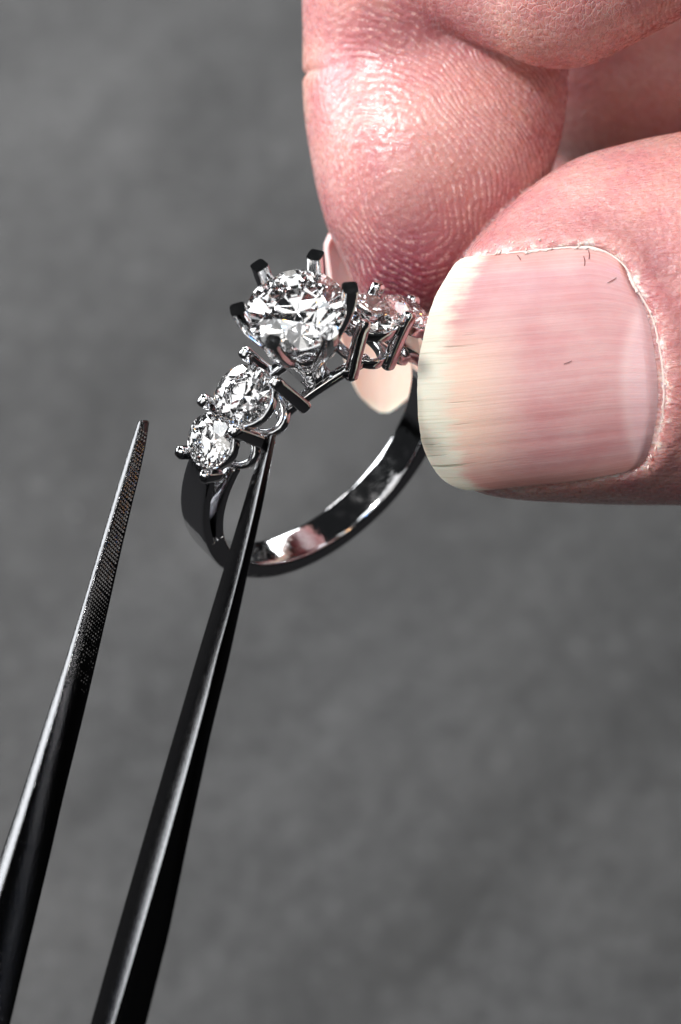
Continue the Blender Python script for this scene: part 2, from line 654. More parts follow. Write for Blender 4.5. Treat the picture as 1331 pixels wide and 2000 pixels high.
SPLIT = 96.0
TOPTH = 57.0
th = arc(SPLIT - 2, 360 - SPLIT + 2, 150)
dfs = np.abs(th - 180)
wdt = np.interp(dfs, [0, 40, 90], [1.30, 1.30, 1.34])
rout = 10.28 + np.interp(dfs, [0, 50, 90], [0, 0.02, 0.20])
pieces = [rail(th, 8.98, rout, wdt, exp=9, seg=48)]
for sg in (-1, 1):
    t2 = arc(SPLIT, TOPTH, 40)
    k = (SPLIT - t2) / (SPLIT - TOPTH)
    ro = 10.46 + 0.46 * k
    gap = 0.02 + 1.35 * k ** 1.1
    mid = 9.72 - 0.05 * k
    wd = 1.34 - 0.12 * k
    pieces.append(rail(sg * t2, mid + gap / 2, ro, wd, exp=7, seg=40, dome1=True))
    pieces.append(rail(sg * t2, 8.98 - 0.72 * k ** 1.3, mid - gap / 2, wd - 0.02, exp=7, seg=40, dome1=True))
vs, fs = merge(*pieces)
BAND = build("band", vs, fs, M_GOLD, RING, sharp=50)
fix_normals(BAND)

# small stamped marks inside the band
pm = []
for (a0, w0, a1, w1, hw) in ((214.5, -.45, 220.5, .8, .09), (216, 0, 211.5, .28, .05), (219, -.4, 224, .05, .10), (216.5, -.1, 221, .1, .09), (220.5, .5, 224.5, .75, .20), (218, .35, 222, .25, .08)):
    p0, p1 = RP(a0, 8.955, w0), RP(a1, 8.955, w1)
    d_ = norm(p1 - p0)
    pm.append(sweep(np.linspace(p0, p1, 4), np.cross(d_, RN((a0 + a1) / 2)), hw, 0.03, 2, 8))
vs, fs = merge(*pm)
build("hallmark", vs, fs, M_STAMP, BAND)

# side stones in double-ring baskets
HS = 11.35
SIDE = [(-27.5, 2.04), (-46.6, 1.80), (27.5, 2.0), (46.6, 1.78)]
for i, (t, R) in enumerate(SIDE):
    c = RP(t, HS)
    n, tg = RN(t), RT(t)
    brilliant("side_stone", c, n, tg, R, RING, twist=0.15 + 0.3 * i)
    az = np.linspace(0, 2 * math.pi, 40, endpoint=False)

    def hoop(rt, ra, depth, half_h, half_t):
        path = np.array([c - n * depth + rt * math.cos(q) * tg + ra * math.sin(q) * RA for q in az])
        return sweep(path, n, half_h, half_t, 4, 14, closed=True)
    v, f = hoop(R - 0.12, R - 0.05, 0.58, 0.36, 0.22)
    fix_normals(build("seat_ring", v, f, M_GOLD, RING, sharp=50))
    v, f = hoop(R * 0.72, R + 0.05, 2.75, 0.34, 0.26)
    fix_normals(build("basket_ring", v, f, M_GOLD, RING, sharp=50))



def side_prong(th, tilt, w_top, w_bot, r_top, length, a=0.46, b=0.40):
    """bar beside a stone, standing parallel to the axis at angle tilt"""
    top, ax = RP(th, r_top), RN(tilt)
    k = np.linspace(0, 1, 14)
    pts = [top - ax * length * (1 - q) + RA * (w_bot + (w_top - w_bot) * math.sin(q * math.pi / 2)) for q in k]
    v, f = sweep(pts, RT(tilt), a, b, 3.4, 18, dome1=True, dome0=True)
    fix_normals(build("prong", v, f, M_GOLD, RING, sharp=60))


for sg in (-1, 1):
    for w in (-1, 1):
        side_prong(sg * 17.4, sg * 25, w * 1.62, w * 1.98, 12.05, 3.9, 0.46)
        side_prong(sg * 37.2, sg * 37, w * 1.66, w * 1.95, 11.95, 3.7, 0.46)
        side_prong(sg * 56.2, sg * 52, w * 1.30, w * 1.22, 11.72, 1.2, 0.42)

# rails under the head joining the shoulders
for w in (-1.5, 1.5):
    t2 = arc(-24, 24, 30)
    dip = 8.62 - 0.42 * np.cos(np.radians(t2 * 3.6))
    path = np.array([RP(t, r, w) for t, r in zip(t2, dip)])
    v, f = sweep(path, RA, 0.36, 0.40, 4, 16, dome0=True, dome1=True)
    fix_normals(build("gallery_rail", v, f, M_GOLD, RING, sharp=50))
path = np.array([RP(0, 8.25, w) for w in np.linspace(-1.5, 1.5, 6)])
v, f = sweep(path, RS, 1.0, 0.36, 4, 16)
fix_normals(build("bridge", v, f, M_GOLD, RING, sharp=50))

# centre stone and its six-prong head (leaning a little to the left shoulder)
HGR, RG = 14.75, 3.24
HB = RP(0, 8.3)
HT = RP(0, HGR) - 0.36 * RS
HN = norm(HT - HB)
HX = norm(RS - HN * RS.dot(HN))
HY = norm(RA - HN * RA.dot(HN))
HL = np.linalg.norm(HT - HB)
CS = brilliant("center_stone", HT, HN, HX, RG, RING, twist=0.26)


def HP(h, r, az):
    q = math.radians(az)
    return HB + HN * h + r * (math.cos(q) * HX + math.sin(q) * HY)


PROF = [(0.0, 0.75), (0.8, 0.92), (1.8, 1.25), (2.9, 1.72), (4.0, 2.28), (5.0, 2.82), (HL - 0.35, 3.28), (HL + 0.2, 3.44), (HL + 0.9, 3.60), (HL + 1.25, 3.66)]
ph, pr = np.array(PROF).T
for k in range(6):
    azk = 30 + 60 * k
    hh = np.linspace(0, ph[-1], 26)
    # smooth the profile
    co = np.polyfit(ph, pr, 5)
    rr = np.polyval(co, hh)
    pts = [HP(h, r, azk) for h, r in zip(hh, rr)]
    q = math.radians(azk)
    side = -math.sin(q) * HX + math.cos(q) * HY
    a = np.interp(hh, [0, 1.5, 4.5, ph[-1]], [0.32, 0.46, 0.56, 0.50])
    b = np.interp(hh, [0, 1.5, 4.5, ph[-1]], [0.30, 0.40, 0.56, 0.52])
    v, f = sweep(pts, side, a, b, 4.0, 20)
    fix_normals(build("prong", v, f, M_GOLD, RING, sharp=40))
# scalloped metal cup under the stone
nA, nH = 72, 14
cup = []
for side_ in (0, 1):
    for j in range(nH):
        for i in range(nA):
            q = 360 * i / nA
            ht = 3.95 + 0.75 * math.cos(math.radians(6 * (q - 30)))
            h = 0.1 + (ht - 0.1) * j / (nH - 1)
            cup.append(HP(h, float(np.polyval(co, h)) - 0.10 - 0.24 * side_, q))
cf = []
for i in range(nA):
    i2 = (i + 1) % nA
    for j in range(nH - 1):
        a_, b_ = j * nA, (j + 1) * nA
        cf.append((a_ + i, a_ + i2, b_ + i2, b_ + i))
        o_ = nH * nA
        cf.append((o_ + b_ + i, o_ + b_ + i2, o_ + a_ + i2, o_ + a_ + i))
    t_ = (nH - 1) * nA
    cf.append((t_ + i, t_ + i2, nH * nA + t_ + i2, nH * nA + t_ + i))
    cf.append((i2, i, nH * nA + i, nH * nA + i2))
fix_normals(build("head_cup", np.array(cup), cf, M_GOLD, RING, sharp=45))
az = np.linspace(0, 360, 48, endpoint=False)
for nm, h, r, hh_, tt_ in (("head_ring", 2.75, 1.45, 0.28, 0.20), ("head_base", 0.55, 0.80, 0.55, 0.34)):
    v, f = sweep(np.array([HP(h, r, q) for q in az]), HN, hh_, tt_, 4, 14, closed=True)
    fix_normals(build(nm, v, f, M_GOLD, RING, sharp=50))

# ------------------------------------------------------------------ tweezers
TW = empty("tweezers", V(230, 2000, 20))
tag(TW, "open pair of dark steel tweezers with serrated tips, reaching up to the ring", "tweezers")


def lut(tab, y):
    tab = np.array(tab, float)
    return np.interp(y, tab[:, 1], tab[:, 0])


L1 = [(270, 824), (235, 922), (202, 1035), (164, 1170), (126, 1296), (90, 1398), (41, 1555), (0, 1675), (-62, 1850), (-115, 2000), (-190, 2220)]
M1 = [(277, 826), (250, 922), (219, 1020), (177, 1149), (153, 1237), (111, 1400), (62, 1555), (24, 1675), (-32, 1850), (-80, 2000), (-150, 2220)]
R1 = [(291, 824), (290, 860), (277, 925), (261, 981), (235, 1086), (210, 1204), (188, 1300), (165, 1398), (124, 1560), (94, 1700), (55, 1860), (22, 2000), (-30, 2220)]
L2 = [(519, 850), (500, 900), (486, 943), (471, 997), (442, 1094), (416, 1179), (379, 1300), (347, 1410), (315, 1518), (263, 1694), (215, 1860), (177, 1998), (112, 2220)]
M2 = [(530, 853), (513, 927), (498, 997), (478, 1080), (446, 1200), (421, 1284), (400, 1380), (365, 1510), (319, 1676), (240, 1938), (220, 2000), (160, 2220)]
R2 = [(539, 852), (529, 918), (513, 1000), (480, 1149), (447, 1300), (413, 1424), (376, 1600), (334, 1826), (287, 1998), (235, 2220)]


def smooth_lut(tab, y):
    tab = np.array(tab, float)
    c = np.polyfit(tab[:, 1], tab[:, 0], 3)
    return 0.5 * np.polyval(c, y) + 0.5 * np.interp(y, tab[:, 1], tab[:, 0])


def make_arm(L, M, R, y0, y1, z_of, dL, dR, back, tail):
    ys = np.concatenate([[y0, y0 + 3, y0 + 8], np.linspace(y0 + 20, y1, 44)])
    secs = []
    for y in ys:
        z = z_of(y)
        k = min(1.0, 0.35 + (y - y0) / 500)
        dl = dL * k if dL > 0 else -dL * (smooth_lut(M, y) - smooth_lut(L, y)) / PX     # negative: constant slope
        l, m, r = V(smooth_lut(L, y), y, z - dl), V(smooth_lut(M, y), y, z), V(smooth_lut(R, y), y, z - dR * k)
        bk = (l + r) / 2 + np.array([0, 0, -back * k])
        secs.append([l, m, r, bk])
    # beyond the frame: on to the joined end
    last = np.array(secs[-1])
    cen = last.mean(0)
    for q in (0.12, 0.25, 0.45, 0.65, 0.85, 1.0):
        tgt = np.array(tail)
        cc = cen + (tgt - cen) * q + np.array([0, 0, 0])
        wide = 1 + 0.9 * math.sin(q * math.pi) ** 1.0
        secs.append(list(cc + (last - cen) * wide * np.array([1 if q < 0.7 else 0.8, 1, 1])))
    secs = np.array(secs)
    # bevelled corners: three points per corner
    rows = []
    for s in secs:
        row = []
        n = 4
        size = np.linalg.norm(s[0] - s[2])
        bv = min(0.10, size * 0.14)
        for i in range(n):
            p, a, b = s[i], s[i - 1], s[(i + 1) % n]
            ia, ib = norm(a - p) * bv, norm(b - p) * bv
            row += [p + ia, p + (ia + ib) * 0.29, p + ib]
        rows.append(row)
    rows = np.array(rows)
    m, k = rows.shape[:2]
    # rounded tip
    c0 = rows[0].mean(0)
    tipdir = norm(rows[0].mean(0) - rows[3].mean(0))
    tip = [c0 + (rows[0] - c0) * sq + tipdir * d for sq, d in ((0.45, 0.13), (0.8, 0.08))]
    rows = np.concatenate([np.array(tip), rows])
    m += 2
    vs = rows.reshape(-1, 3)
    fs = []
    for i in range(m - 1):
        for j in range(k):
            j2 = (j + 1) % k
            fs.append((i * k + j, i * k + j2, (i + 1) * k + j2, (i + 1) * k + j))
    fs.append(tuple(range(k - 1, -1, -1)))
    fs.append(tuple((m - 1) * k + j for j in range(k)))
    return (vs, fs), secs, ys


def z_left(y):
    return 6.5 + (y - 824) / 1176 * 11


def z_right(y):
    return 11.2 + (y - 850) / 1150 * 9


TAIL = V(-560, 4700, 30)
(g1, s1, y1s) = make_arm(L1, M1, R1, 824, 2220, z_left, -0.95, 1.9, 0.9, TAIL + [-0.8, 0, 0])
ARM1 = build("arm", *g1, M_STEEL, TW, sharp=35)
fix_normals(ARM1)
ARM1["label"] = "bare tweezer arm with serrated gripping face"
(g2, s2, y2s) = make_arm(L2, M2, R2, 850, 2220, z_right, 2.8, 1.3, 1.0, TAIL + [0.8, 0, 0])
ARM2 = build("arm", *g2, M_STEEL, TW, sharp=35)
fix_normals(ARM2)
ARM2["label"] = "tweezer arm whose tip touches the ring setting"


def teeth(secs, ys, ia, ib, ymax, inward, pitch=0.25, cols=4):
    """rows of little pyramids on the gripping face between corners ia and ib"""
    vs, fs = [], []
    y = ys[2] + 4
    a_ = np.array([s[ia] for s in secs[:len(ys)]])
    b_ = np.array([s[ib] for s in secs[:len(ys)]])
    row = 0
    while y < ymax:
        pa = np.array([np.interp(y, ys, a_[:, k]) for k in range(3)])
        pb = np.array([np.interp(y, ys, b_[:, k]) for k in range(3)])
        pa2 = np.array([np.interp(y + 40, ys, a_[:, k]) for k in range(3)])
        ax = norm(pa2 - pa)
        nrm = np.cross(pb - pa, ax)
        nrm = norm(nrm) * (1 if np.dot(nrm, inward) > 0 else -1)
        wv = pb - pa
        width = np.linalg.norm(wv)
        nc = max(2, int(width / 0.25))
        for c in range(nc):
            f0, f1 = 0.10 + 0.84 * c / nc, 0.10 + 0.84 * (c + 1) / nc
            sh = ax * (0.12 * c)      # skewed diamonds
            p = [pa + wv * f0 + sh, pa + wv * f1 + sh + ax * 0.12, pa + wv * f1 + sh + ax * (0.12 + pitch), pa + wv * f0 + sh + ax * pitch]
            top = (p[0] + p[1] + p[2] + p[3]) / 4 + nrm * (0.075 * (1 - 0.8 * max(0, (y - ys[2]) / (ymax - ys[2]) - 0.45) / 0.55) + 0.03 * random.random())
            o = len(vs)
            vs += [q - nrm * 0.02 for q in p] + [top]
            fs += [(o, o + 1, o + 4), (o + 1, o + 2, o + 4), (o + 2, o + 3, o + 4), (o + 3, o, o + 4)]
        y += pitch * PX * 1.0
        row += 1
    return np.array(vs), fs


v, f = teeth(s1, y1s, 1, 2, 1330, np.array([1, 0, 0.5]))
o = build("serrations", v, f, M_STEEL, ARM1, smooth=False)
o["kind"] = "stuff"
v, f = teeth(s2, y2s, 3, 0, 1200, np.array([-1, 0, -0.3]))
o = build("serrations", v, f, M_STEEL, ARM2, smooth=False)
o["kind"] = "stuff"

# ------------------------------------------------------------------ the hand: one continuous surface from a distance field
NAIL_PX = [(900, 506), (954, 498), (1037, 490), (1124, 483), (1152, 483), (1186, 496), (1219, 523), (1239, 564), (1272, 626), (1289, 709),
           (1295, 771), (1291, 833), (1277, 887), (1256, 912), (1194, 928), (1111, 941), (1028, 949), (954, 957), (904, 955), (863, 932),
           (830, 879), (817, 804), (816, 730), (821, 688), (834, 634), (846, 593), (871, 543)]


def closed_spline(pts, k=4):
    """Catmull-Rom through a closed outline, k points per span"""
    p = np.array(pts, float)
    out = []
    for i in range(len(p)):
        a, b, c, d = p[i - 1], p[i], p[(i + 1) % len(p)], p[(i + 2) % len(p)]
        for j in range(k):
            t = j / k
            out.append(0.5 * (2 * b + (c - a) * t + (2 * a - 5 * b + 4 * c - d) * t * t + (3 * b - a - 3 * c + d) * t ** 3))
    return np.array(out)


NAIL_PX = closed_spline(NAIL_PX)
NZ = 8.0
NAIL = np.array([V(x, y, NZ - 1.0)[:2] for x, y in NAIL_PX])
NYC = V(0, 722, NZ)[1]


def thumb_section(X):
    top, bot = curve(THT, X), curve(THB, X)
    yc, a = (top + bot) / 2, ((top - bot) / 2).clip(0.4)
    zt = curve([(4.5, 3.6), (6, 5.0), (8, 6.6), (11, 7.9), (15, 8.6), (19, 9.2), (23, 9.7), (30, 9.6), (45, 8.5)], X)    # dorsal height
    zb = curve([(4.5, 1.2), (6, -2.0), (8, -5.5), (11, -8.5), (15, -10.5), (22, -11.5), (32, -10.5), (45, -12)], X)      # palmar depth
    return yc, a, zt, zb, zb * 0.55 + zt * 0.45


def nail_z(X, Y):
    X0 = mmx(1030)
    Xc = X0 + 2.0 * np.logaddexp(0, (X - X0) / 2.0)
    yc, a, zt, zb, zc = thumb_section(Xc)
    py = (np.abs(Y - yc) / (a * (1.035 + 0.028 * (Xc - X)))).clip(0, 0.97)
    over = Xc - X
    return zc + (zt - zc) * (1 - py ** 2.35) ** (1 / 2.35) - 0.20 - 0.10 * over - 0.012 * over ** 2


def poly_sd(P, X, Y):
    """signed distance to the polygon in the plane, negative inside"""
    d = np.full(X.shape, 1e9)
    inside = np.zeros(X.shape, bool)
    n = len(P)
    for i in range(n):
        a, b = P[i], P[(i + 1) % n]
        e = b - a
        wx, wy = X - a[0], Y - a[1]
        t = ((wx * e[0] + wy * e[1]) / (e @ e)).clip(0, 1)
        d = np.minimum(d, (wx - e[0] * t) ** 2 + (wy - e[1] * t) ** 2)
        c = ((a[1] <= Y) & (b[1] > Y)) | ((b[1] <= Y) & (a[1] > Y))
        if abs(e[1]) > 1e-9:
            xi = a[0] + (Y - a[1]) / e[1] * e[0]
            inside ^= c & (X < xi)
    d = np.sqrt(d)
    return np.where(inside, -d, d)


def smin(a, b, k):
    h = (0.5 + 0.5 * (b - a) / k).clip(0, 1)
    return b + (a - b) * h - k * h * (1 - h)


def smax(a, b, k):
    return -smin(-a, -b, k)


def ell(p, c, r, axes=None):
    q = p - np.asarray(c)
    if axes is not None:
        q = q @ np.asarray(axes).T
    r = np.asarray(r)
    k0 = np.sqrt(((q / r) ** 2).sum(1))
    k1 = np.sqrt(((q / (r * r)) ** 2).sum(1)) + 1e-9
    return k0 * (k0 - 1) / k1


def capsule(p, a, b, ra, rb):
    a, b = np.asarray(a, float), np.asarray(b, float)
    e = b - a
    t = (((p - a) @ e) / (e @ e)).clip(0, 1)
    return np.sqrt(((p - a - t[:, None] * e) ** 2).sum(1)) - (ra + (rb - ra) * t)


def curve(tab, x):
    """smooth interpolation of a table (Catmull-Rom sampled)"""
    tab = np.array(tab, float)
    o = np.argsort(tab[:, 0])
    xs, ys = tab[o, 0], tab[o, 1]
    m = np.gradient(ys, xs)
    i = np.searchsorted(xs, x).clip(1, len(xs) - 1)
    x0, x1 = xs[i - 1], xs[i]
    h = x1 - x0
    t = ((x - x0) / h).clip(0, 1)
    return ((2 * t ** 3 - 3 * t ** 2 + 1) * ys[i - 1] + (t ** 3 - 2 * t ** 2 + t) * h * m[i - 1] +
            (-2 * t ** 3 + 3 * t ** 2) * ys[i] + (t ** 3 - t ** 2) * h * m[i])


def mmx(px):
    return (px - 665.5) / PX


def mmy(py):
    return (1000 - py) / PX


# thumb outline: top and bottom edge (mm) against x (mm)
THT = [(mmx(x), mmy(y)) for x, y in ((818, 735), (830, 660), (850, 600), (880, 545), (930, 470), (1000, 395), (1115, 312), (1220, 278), (1331, 255), (1500, 235), (1900, 260))]
THB = [(mmx(x), mmy(y)) for x, y in ((818, 800), (830, 872), (850, 912), (880, 940), (930, 958), (1000, 970), (1115, 982), (1220, 986), (1331, 987), (1500, 990), (1900, 1010))]


def sd_thumb(p):
    X, Y, Z = p[:, 0], p[:, 1], p[:, 2]
    yc, a, zt, zb, zc = thumb_section(X)
    b = np.where(Z > zc, zt - zc, zc - zb).clip(0.6)
    e = 2.35
    py, pz = np.abs(Y - yc) / a, np.abs(Z - zc) / b
    k0 = (py ** e + pz ** e + 1e-9) ** (1 / e)
    g = np.sqrt((py ** (e - 1) / a) ** 2 + (pz ** (e - 1) / b) ** 2) / k0 ** (e - 1) + 1e-6
    d = (k0 - 1) / g
    d = d.clip(-6, 30)
    d = np.maximum(d, mmx(820) - X)
    # nail groove
    d2 = poly_sd(NAIL, X, Y)
    inner = d2 + 0.10
    lvl = nail_z(X, Y) - 0.30 + (inner.clip(0) * 4.0) ** 1.1
    lvl = np.where(X < mmx(880), nail_z(X, Y) - 0.35 - 0.10 * (mmx(880) - X).clip(0), lvl)
    # swollen folds beside and behind the nail
    fold = np.exp(-((d2 - 0.75) / 0.75) ** 2) * 0.22 * ((X - mmx(890)) / 2).clip(0, 1) * (Z > 0)
    d = d - fold
    carve = (Z - lvl) * 0.62
    return smax(d, np.where(Z > 0, carve, -9), 0.18)


IT = V(776, 505, -5.5)          # index tip sphere
IA = norm(V(845, 190, -7) - IT)  # up along the distal phalanx
IXv = norm(np.cross(IA, [0, 0, 1.0]))
IZv = np.cross(IXv, IA)


def sd_index(p):
    q = p - IT
    l, x, z = q @ IA, q @ IXv, q @ IZv
    x = -x if IXv[0] < 0 else x
    xl = curve(list(zip([-4.3, -3.9, -3.2, -1.9, -0.5, 0.9, 2.3, 5.4, 8.9, 14, 17.6, 22],
                        [0.4, 1.2, 2.0, 2.8, 3.9, 5.0, 5.8, 7.2, 8.5, 9.6, 9.8, 9.3])), l)   # left half width
    lt = [-4.3, -3.9, -3.0, -1.4, 1, 4, 7, 10, 13, 17, 22]
    xr = curve(list(zip(lt, [0.6, 1.7, 3.1, 4.6, 6.2, 7.9, 8.9, 9.3, 9.2, 8.6, 8.0])), l)   # right half width
    zf = curve(list(zip(lt, [0.5, 1.7, 3.2, 4.9, 6.3, 7.4, 7.8, 7.4, 6.6, 6.2, 6.0])), l)   # pad
    zb = curve(list(zip(lt, [0.6, 1.6, 2.7, 3.7, 4.5, 5.0, 5.4, 5.8, 6.2, 6.5, 6.5])), l)   # nail side
    a = np.where(x > 0, xr, xl).clip(0.3)
    b = np.where(z > 0, zf, zb).clip(0.3)
    e = 2.15
    px_, pz = np.abs(x) / a, np.abs(z) / b
    k0 = (px_ ** e + pz ** e + 1e-9) ** (1 / e)
    g = np.sqrt((px_ ** (e - 1) / a) ** 2 + (pz ** (e - 1) / b) ** 2) / k0 ** (e - 1) + 1e-6
    d = ((k0 - 1) / g).clip(-6, 30)
    d = np.maximum(d, -4.3 - l)
    d = np.maximum(d, l - 23)
    # joint crease notches on the left outline
    X, Y = p[:, 0], p[:, 1]
    d = d + 0.35 * np.exp(-((Y - mmy(122) + 0.05 * (X + 2)) / 0.22) ** 2) * (X < 0.5) * np.exp(-((X + 2.6) / 1.6) ** 2)
    # middle phalanx folding over the pad
    mp = capsule(p, V(850, -150, -3.0), V(1095, -72, 1.2), 6.6, 7.05)
    mp = np.minimum(mp, capsule(p, V(1095, -72, 1.2), V(1500, -330, 2.0), 7.05, 8.6))
    k = np.interp(X, [mmx(700), mmx(790), mmx(860), mmx(960)], [6.0, 3.0, 0.9, 0.3])
    d = smin(d, mp, k)
    # knuckle side bulge
    d = smin(d, ell(p, V(770, -90, -5.5), (5.4, 8.5, 6.2)), 3.0)
    return d


def sd_rest(p):
    d = capsule(p, V(1230, 120, -23), V(1560, 60, -21), 8.6, 10.5)           # middle finger curled behind
    d = np.minimum(d, capsule(p, V(1290, 300, -30), V(1700, 300, -28), 10, 12))
    palm = ell(p, (62, 22, -14), (24, 26, 17))
    d = smin(d, palm, 4)
    d = smin(d, capsule(p, V(1500, -330, 2.0), (58, 44, -6), 8.6, 10), 3)     # rest of the index finger
    d = smin(d, capsule(p, (40, 13, -1.5), (60, 10, -8), 10.5, 13.5), 4)      # thumb base
    d = smin(d, capsule(p, (62, 22, -14), (98, 22, -16), 18, 20), 6)          # heel of the hand
    return d


def sd_hand(p):
    a, b, c = sd_thumb(p), sd_index(p), sd_rest(p)
    th_rest = smin(np.where(p[:, 0] > 28, a, 99), np.where(p[:, 0] > 28, c, 99), 3.0)
    d = np.minimum(np.minimum(smin(a, b, 0.25), c), th_rest)
    return np.maximum(d, p[:, 0] - 104)


def grid_axis(lo, f0, f1, hi, h, grow=1.10, hmax=1.6):
    """fine between f0 and f1, growing steps outside"""
    mid = np.arange(f0, f1 + 1e-6, h)
    out, x, s = [], mid[-1], h
    while x < hi:
        s = min(s * grow, hmax)
        x += s
        out.append(x)
    left, x, s = [], mid[0], h
    while x > lo:
        s = min(s * grow, hmax)
        x -= s
        left.append(x)
    return np.concatenate([left[::-1], mid, out])


def surface_net(sd, gx, gy, gz):
    nx, ny, nz = len(gx), len(gy), len(gz)
    F = np.empty((nx, ny, nz), np.float32)
    B = 6
    ix = [np.arange(i, min(i + B, nx)) for i in range(0, nx, B)]
    iy = [np.arange(i, min(i + B, ny)) for i in range(0, ny, B)]
    iz = [np.arange(i, min(i + B, nz)) for i in range(0, nz, B)]
    cen, rad, idx = [], [], []
    for a in ix:
        for b in iy:
            for c in iz:
                lo = np.array([gx[a[0]], gy[b[0]], gz[c[0]]])
                hi = np.array([gx[a[-1]], gy[b[-1]], gz[c[-1]]])
                cen.append((lo + hi) / 2)
                rad.append(np.linalg.norm(hi - lo) / 2)
                idx.append((a, b, c))
    cen, rad = np.array(cen), np.array(rad)
    D = sd(cen)
    near = np.abs(D) < rad * 1.8 + 1.2
    pts, where = [], []
    for k, (a, b, c) in enumerate(idx):
        sl = np.ix_(a, b, c)
        if near[k]:
            g = np.meshgrid(gx[a], gy[b], gz[c], indexing='ij')
            pts.append(np.stack([q.ravel() for q in g], 1))
            where.append(k)
        else:
            F[sl] = D[k]
    sizes = [len(q) for q in pts]
    allp = np.concatenate(pts)
    vals = np.concatenate([sd(allp[i:i + 400000]) for i in range(0, len(allp), 400000)])
    o = 0
    for k, s in zip(where, sizes):
        a, b, c = idx[k]
        F[np.ix_(a, b, c)] = vals[o:o + s].reshape(len(a), len(b), len(c))
        o += s
    S = F < 0
    # cell vertices
    acc = np.zeros((nx - 1, ny - 1, nz - 1, 3), np.float32)
    cnt = np.zeros((nx - 1, ny - 1, nz - 1), np.float32)
    G = [gx.astype(np.float32), gy.astype(np.float32), gz.astype(np.float32)]
    quads = []
    for ax in range(3):
        sl0 = [slice(None)] * 3
        sl1 = [slice(None)] * 3
        sl0[ax] = slice(0, -1)
        sl1[ax] = slice(1, None)
        S0, S1 = S[tuple(sl0)], S[tuple(sl1)]
        e = np.argwhere(S0 != S1)
        i1 = e.copy()
        i1[:, ax] += 1
        f0 = F[tuple(e.T)]
        f1 = F[tuple(i1.T)]
        t = f0 / (f0 - f1)
        P = np.stack([G[k][e[:, k]] for k in range(3)], 1)
        P[:, ax] += t * (G[ax][i1[:, ax]] - G[ax][e[:, ax]])
        o1, o2 = [(1, 2), (2, 0), (0, 1)][ax]
        cells = []
        for da, db in ((0, 0), (-1, 0), (-1, -1), (0, -1)):
            c = e.copy()
            c[:, o1] += da
            c[:, o2] += db
            cells.append(c)
        ok = np.ones(len(e), bool)
        for c in cells:
            ok &= (c >= 0).all(1) & (c < np.array(acc.shape[:3])).all(1)
        for c in cells:
            np.add.at(acc, tuple(c[ok].T), P[ok])
            np.add.at(cnt, tuple(c[ok].T), 1)
        fl = S0[tuple(e.T)][ok]
        q = np.stack([np.ravel_multi_index(c[ok].T, acc.shape[:3]) for c in cells], 1)
        q[~fl] = q[~fl][:, ::-1]
        quads.append(q)
    quads = np.concatenate(quads)
    used = np.unique(quads)
    remap = np.full(cnt.size, -1)
    remap[used] = np.arange(len(used))
    verts = (acc.reshape(-1, 3)[used] / cnt.reshape(-1)[used][:, None]).astype(float)
    return verts, remap[quads]


gx = grid_axis(-5, -3.4, 25.5, 106, 0.26)
gy = grid_axis(-22, -1, 37, 76, 0.26)
gz = grid_axis(-52, -12, 11.5, 20, 0.26)
hv, hq = surface_net(sd_hand, gx, gy, gz)
# pull the vertices onto the surface
for it in range(2):
    e = 0.05
    f0 = sd_hand(hv)
    gr = np.stack([(sd_hand(hv + np.eye(3)[k] * e) - sd_hand(hv - np.eye(3)[k] * e)) / (2 * e) for k in range(3)], 1)
    g2 = (gr ** 2).sum(1) + 0.05
    hv = hv - (gr * (f0 / g2).clip(-0.12, 0.12)[:, None]) * 0.7

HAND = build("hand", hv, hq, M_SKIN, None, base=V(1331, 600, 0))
tag(HAND, "bare hand pinching the ring between the thumb and bent index finger", "hand")
vX, vY, vZ = hv.T
aT, aI, aR = sd_thumb(hv), sd_index(hv), sd_rest(hv)
is_i = (aI < aT) & (aI < aR)
is_t = (aT <= aI) & (aT <= aR)
d2 = poly_sd(NAIL, vX, vY)


def add_attr(o, name, data):
    at = o.data.attributes.new(name, 'FLOAT', 'POINT')
    at.data.foreach_set("value", np.asarray(data, np.float32))


def sstep(x, a, b):
    t = ((x - a) / (b - a)).clip(0, 1)
    return t * t * (3 - 2 * t)


core = V(788, 372, 0)
rx, ry = vX - core[0], vY - core[1]
rad = np.sqrt((rx * 1.0 + ry * 0.35) ** 2 + (ry * 0.72) ** 2 + 0.6)
add_attr(HAND, "ridge", rad)
mid_ph = is_i & (capsule(hv, V(850, -150, -3.0), V(1095, -72, 1.2), 6.6, 7.05) < 0.4)
w_mid = mid_ph * sstep(vX, mmx(640), mmx(820))
add_attr(HAND, "w_ridge", is_i * (1 - w_mid) * sstep(vX, mmx(610), mmx(720)) * (0.2 + 0.8 * sstep(rad, 1.2, 4.0)))
add_attr(HAND, "w_crack", w_mid * 1.0 + is_i * (1 - sstep(vX, mmx(600), mmx(700))) * 0.5)
add_attr(HAND, "w_thumb", is_t * 1.0)
front = (vZ > 0)
# dry skin beside the thumbnail and along the index nail
_pl = np.array([(632, 445), (650, 480), (672, 520), (690, 555), (704, 580)], float)
_pl = np.stack([mmx(_pl[:, 0]), mmy(_pl[:, 1])], 1)
_dd = np.full(len(hv), 9.0)
for _a, _b in zip(_pl[:-1], _pl[1:]):
    _e = _b - _a
    _t = (((vX - _a[0]) * _e[0] + (vY - _a[1]) * _e[1]) / (_e @ _e)).clip(0, 1)
    _dd = np.minimum(_dd, np.hypot(vX - _a[0] - _e[0] * _t, vY - _a[1] - _e[1] * _t))
cutw = is_t * front * np.exp(-((d2 - 0.12) / 0.30) ** 2) * (vX > mmx(905)) * (1.0 - 0.55 * (vY < mmy(880)))
cutw = cutw + is_i * np.exp(-(_dd / 0.32) ** 2) * 0.9
add_attr(HAND, "cuticle", cutw.clip(0, 1))
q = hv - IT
il = q @ IA
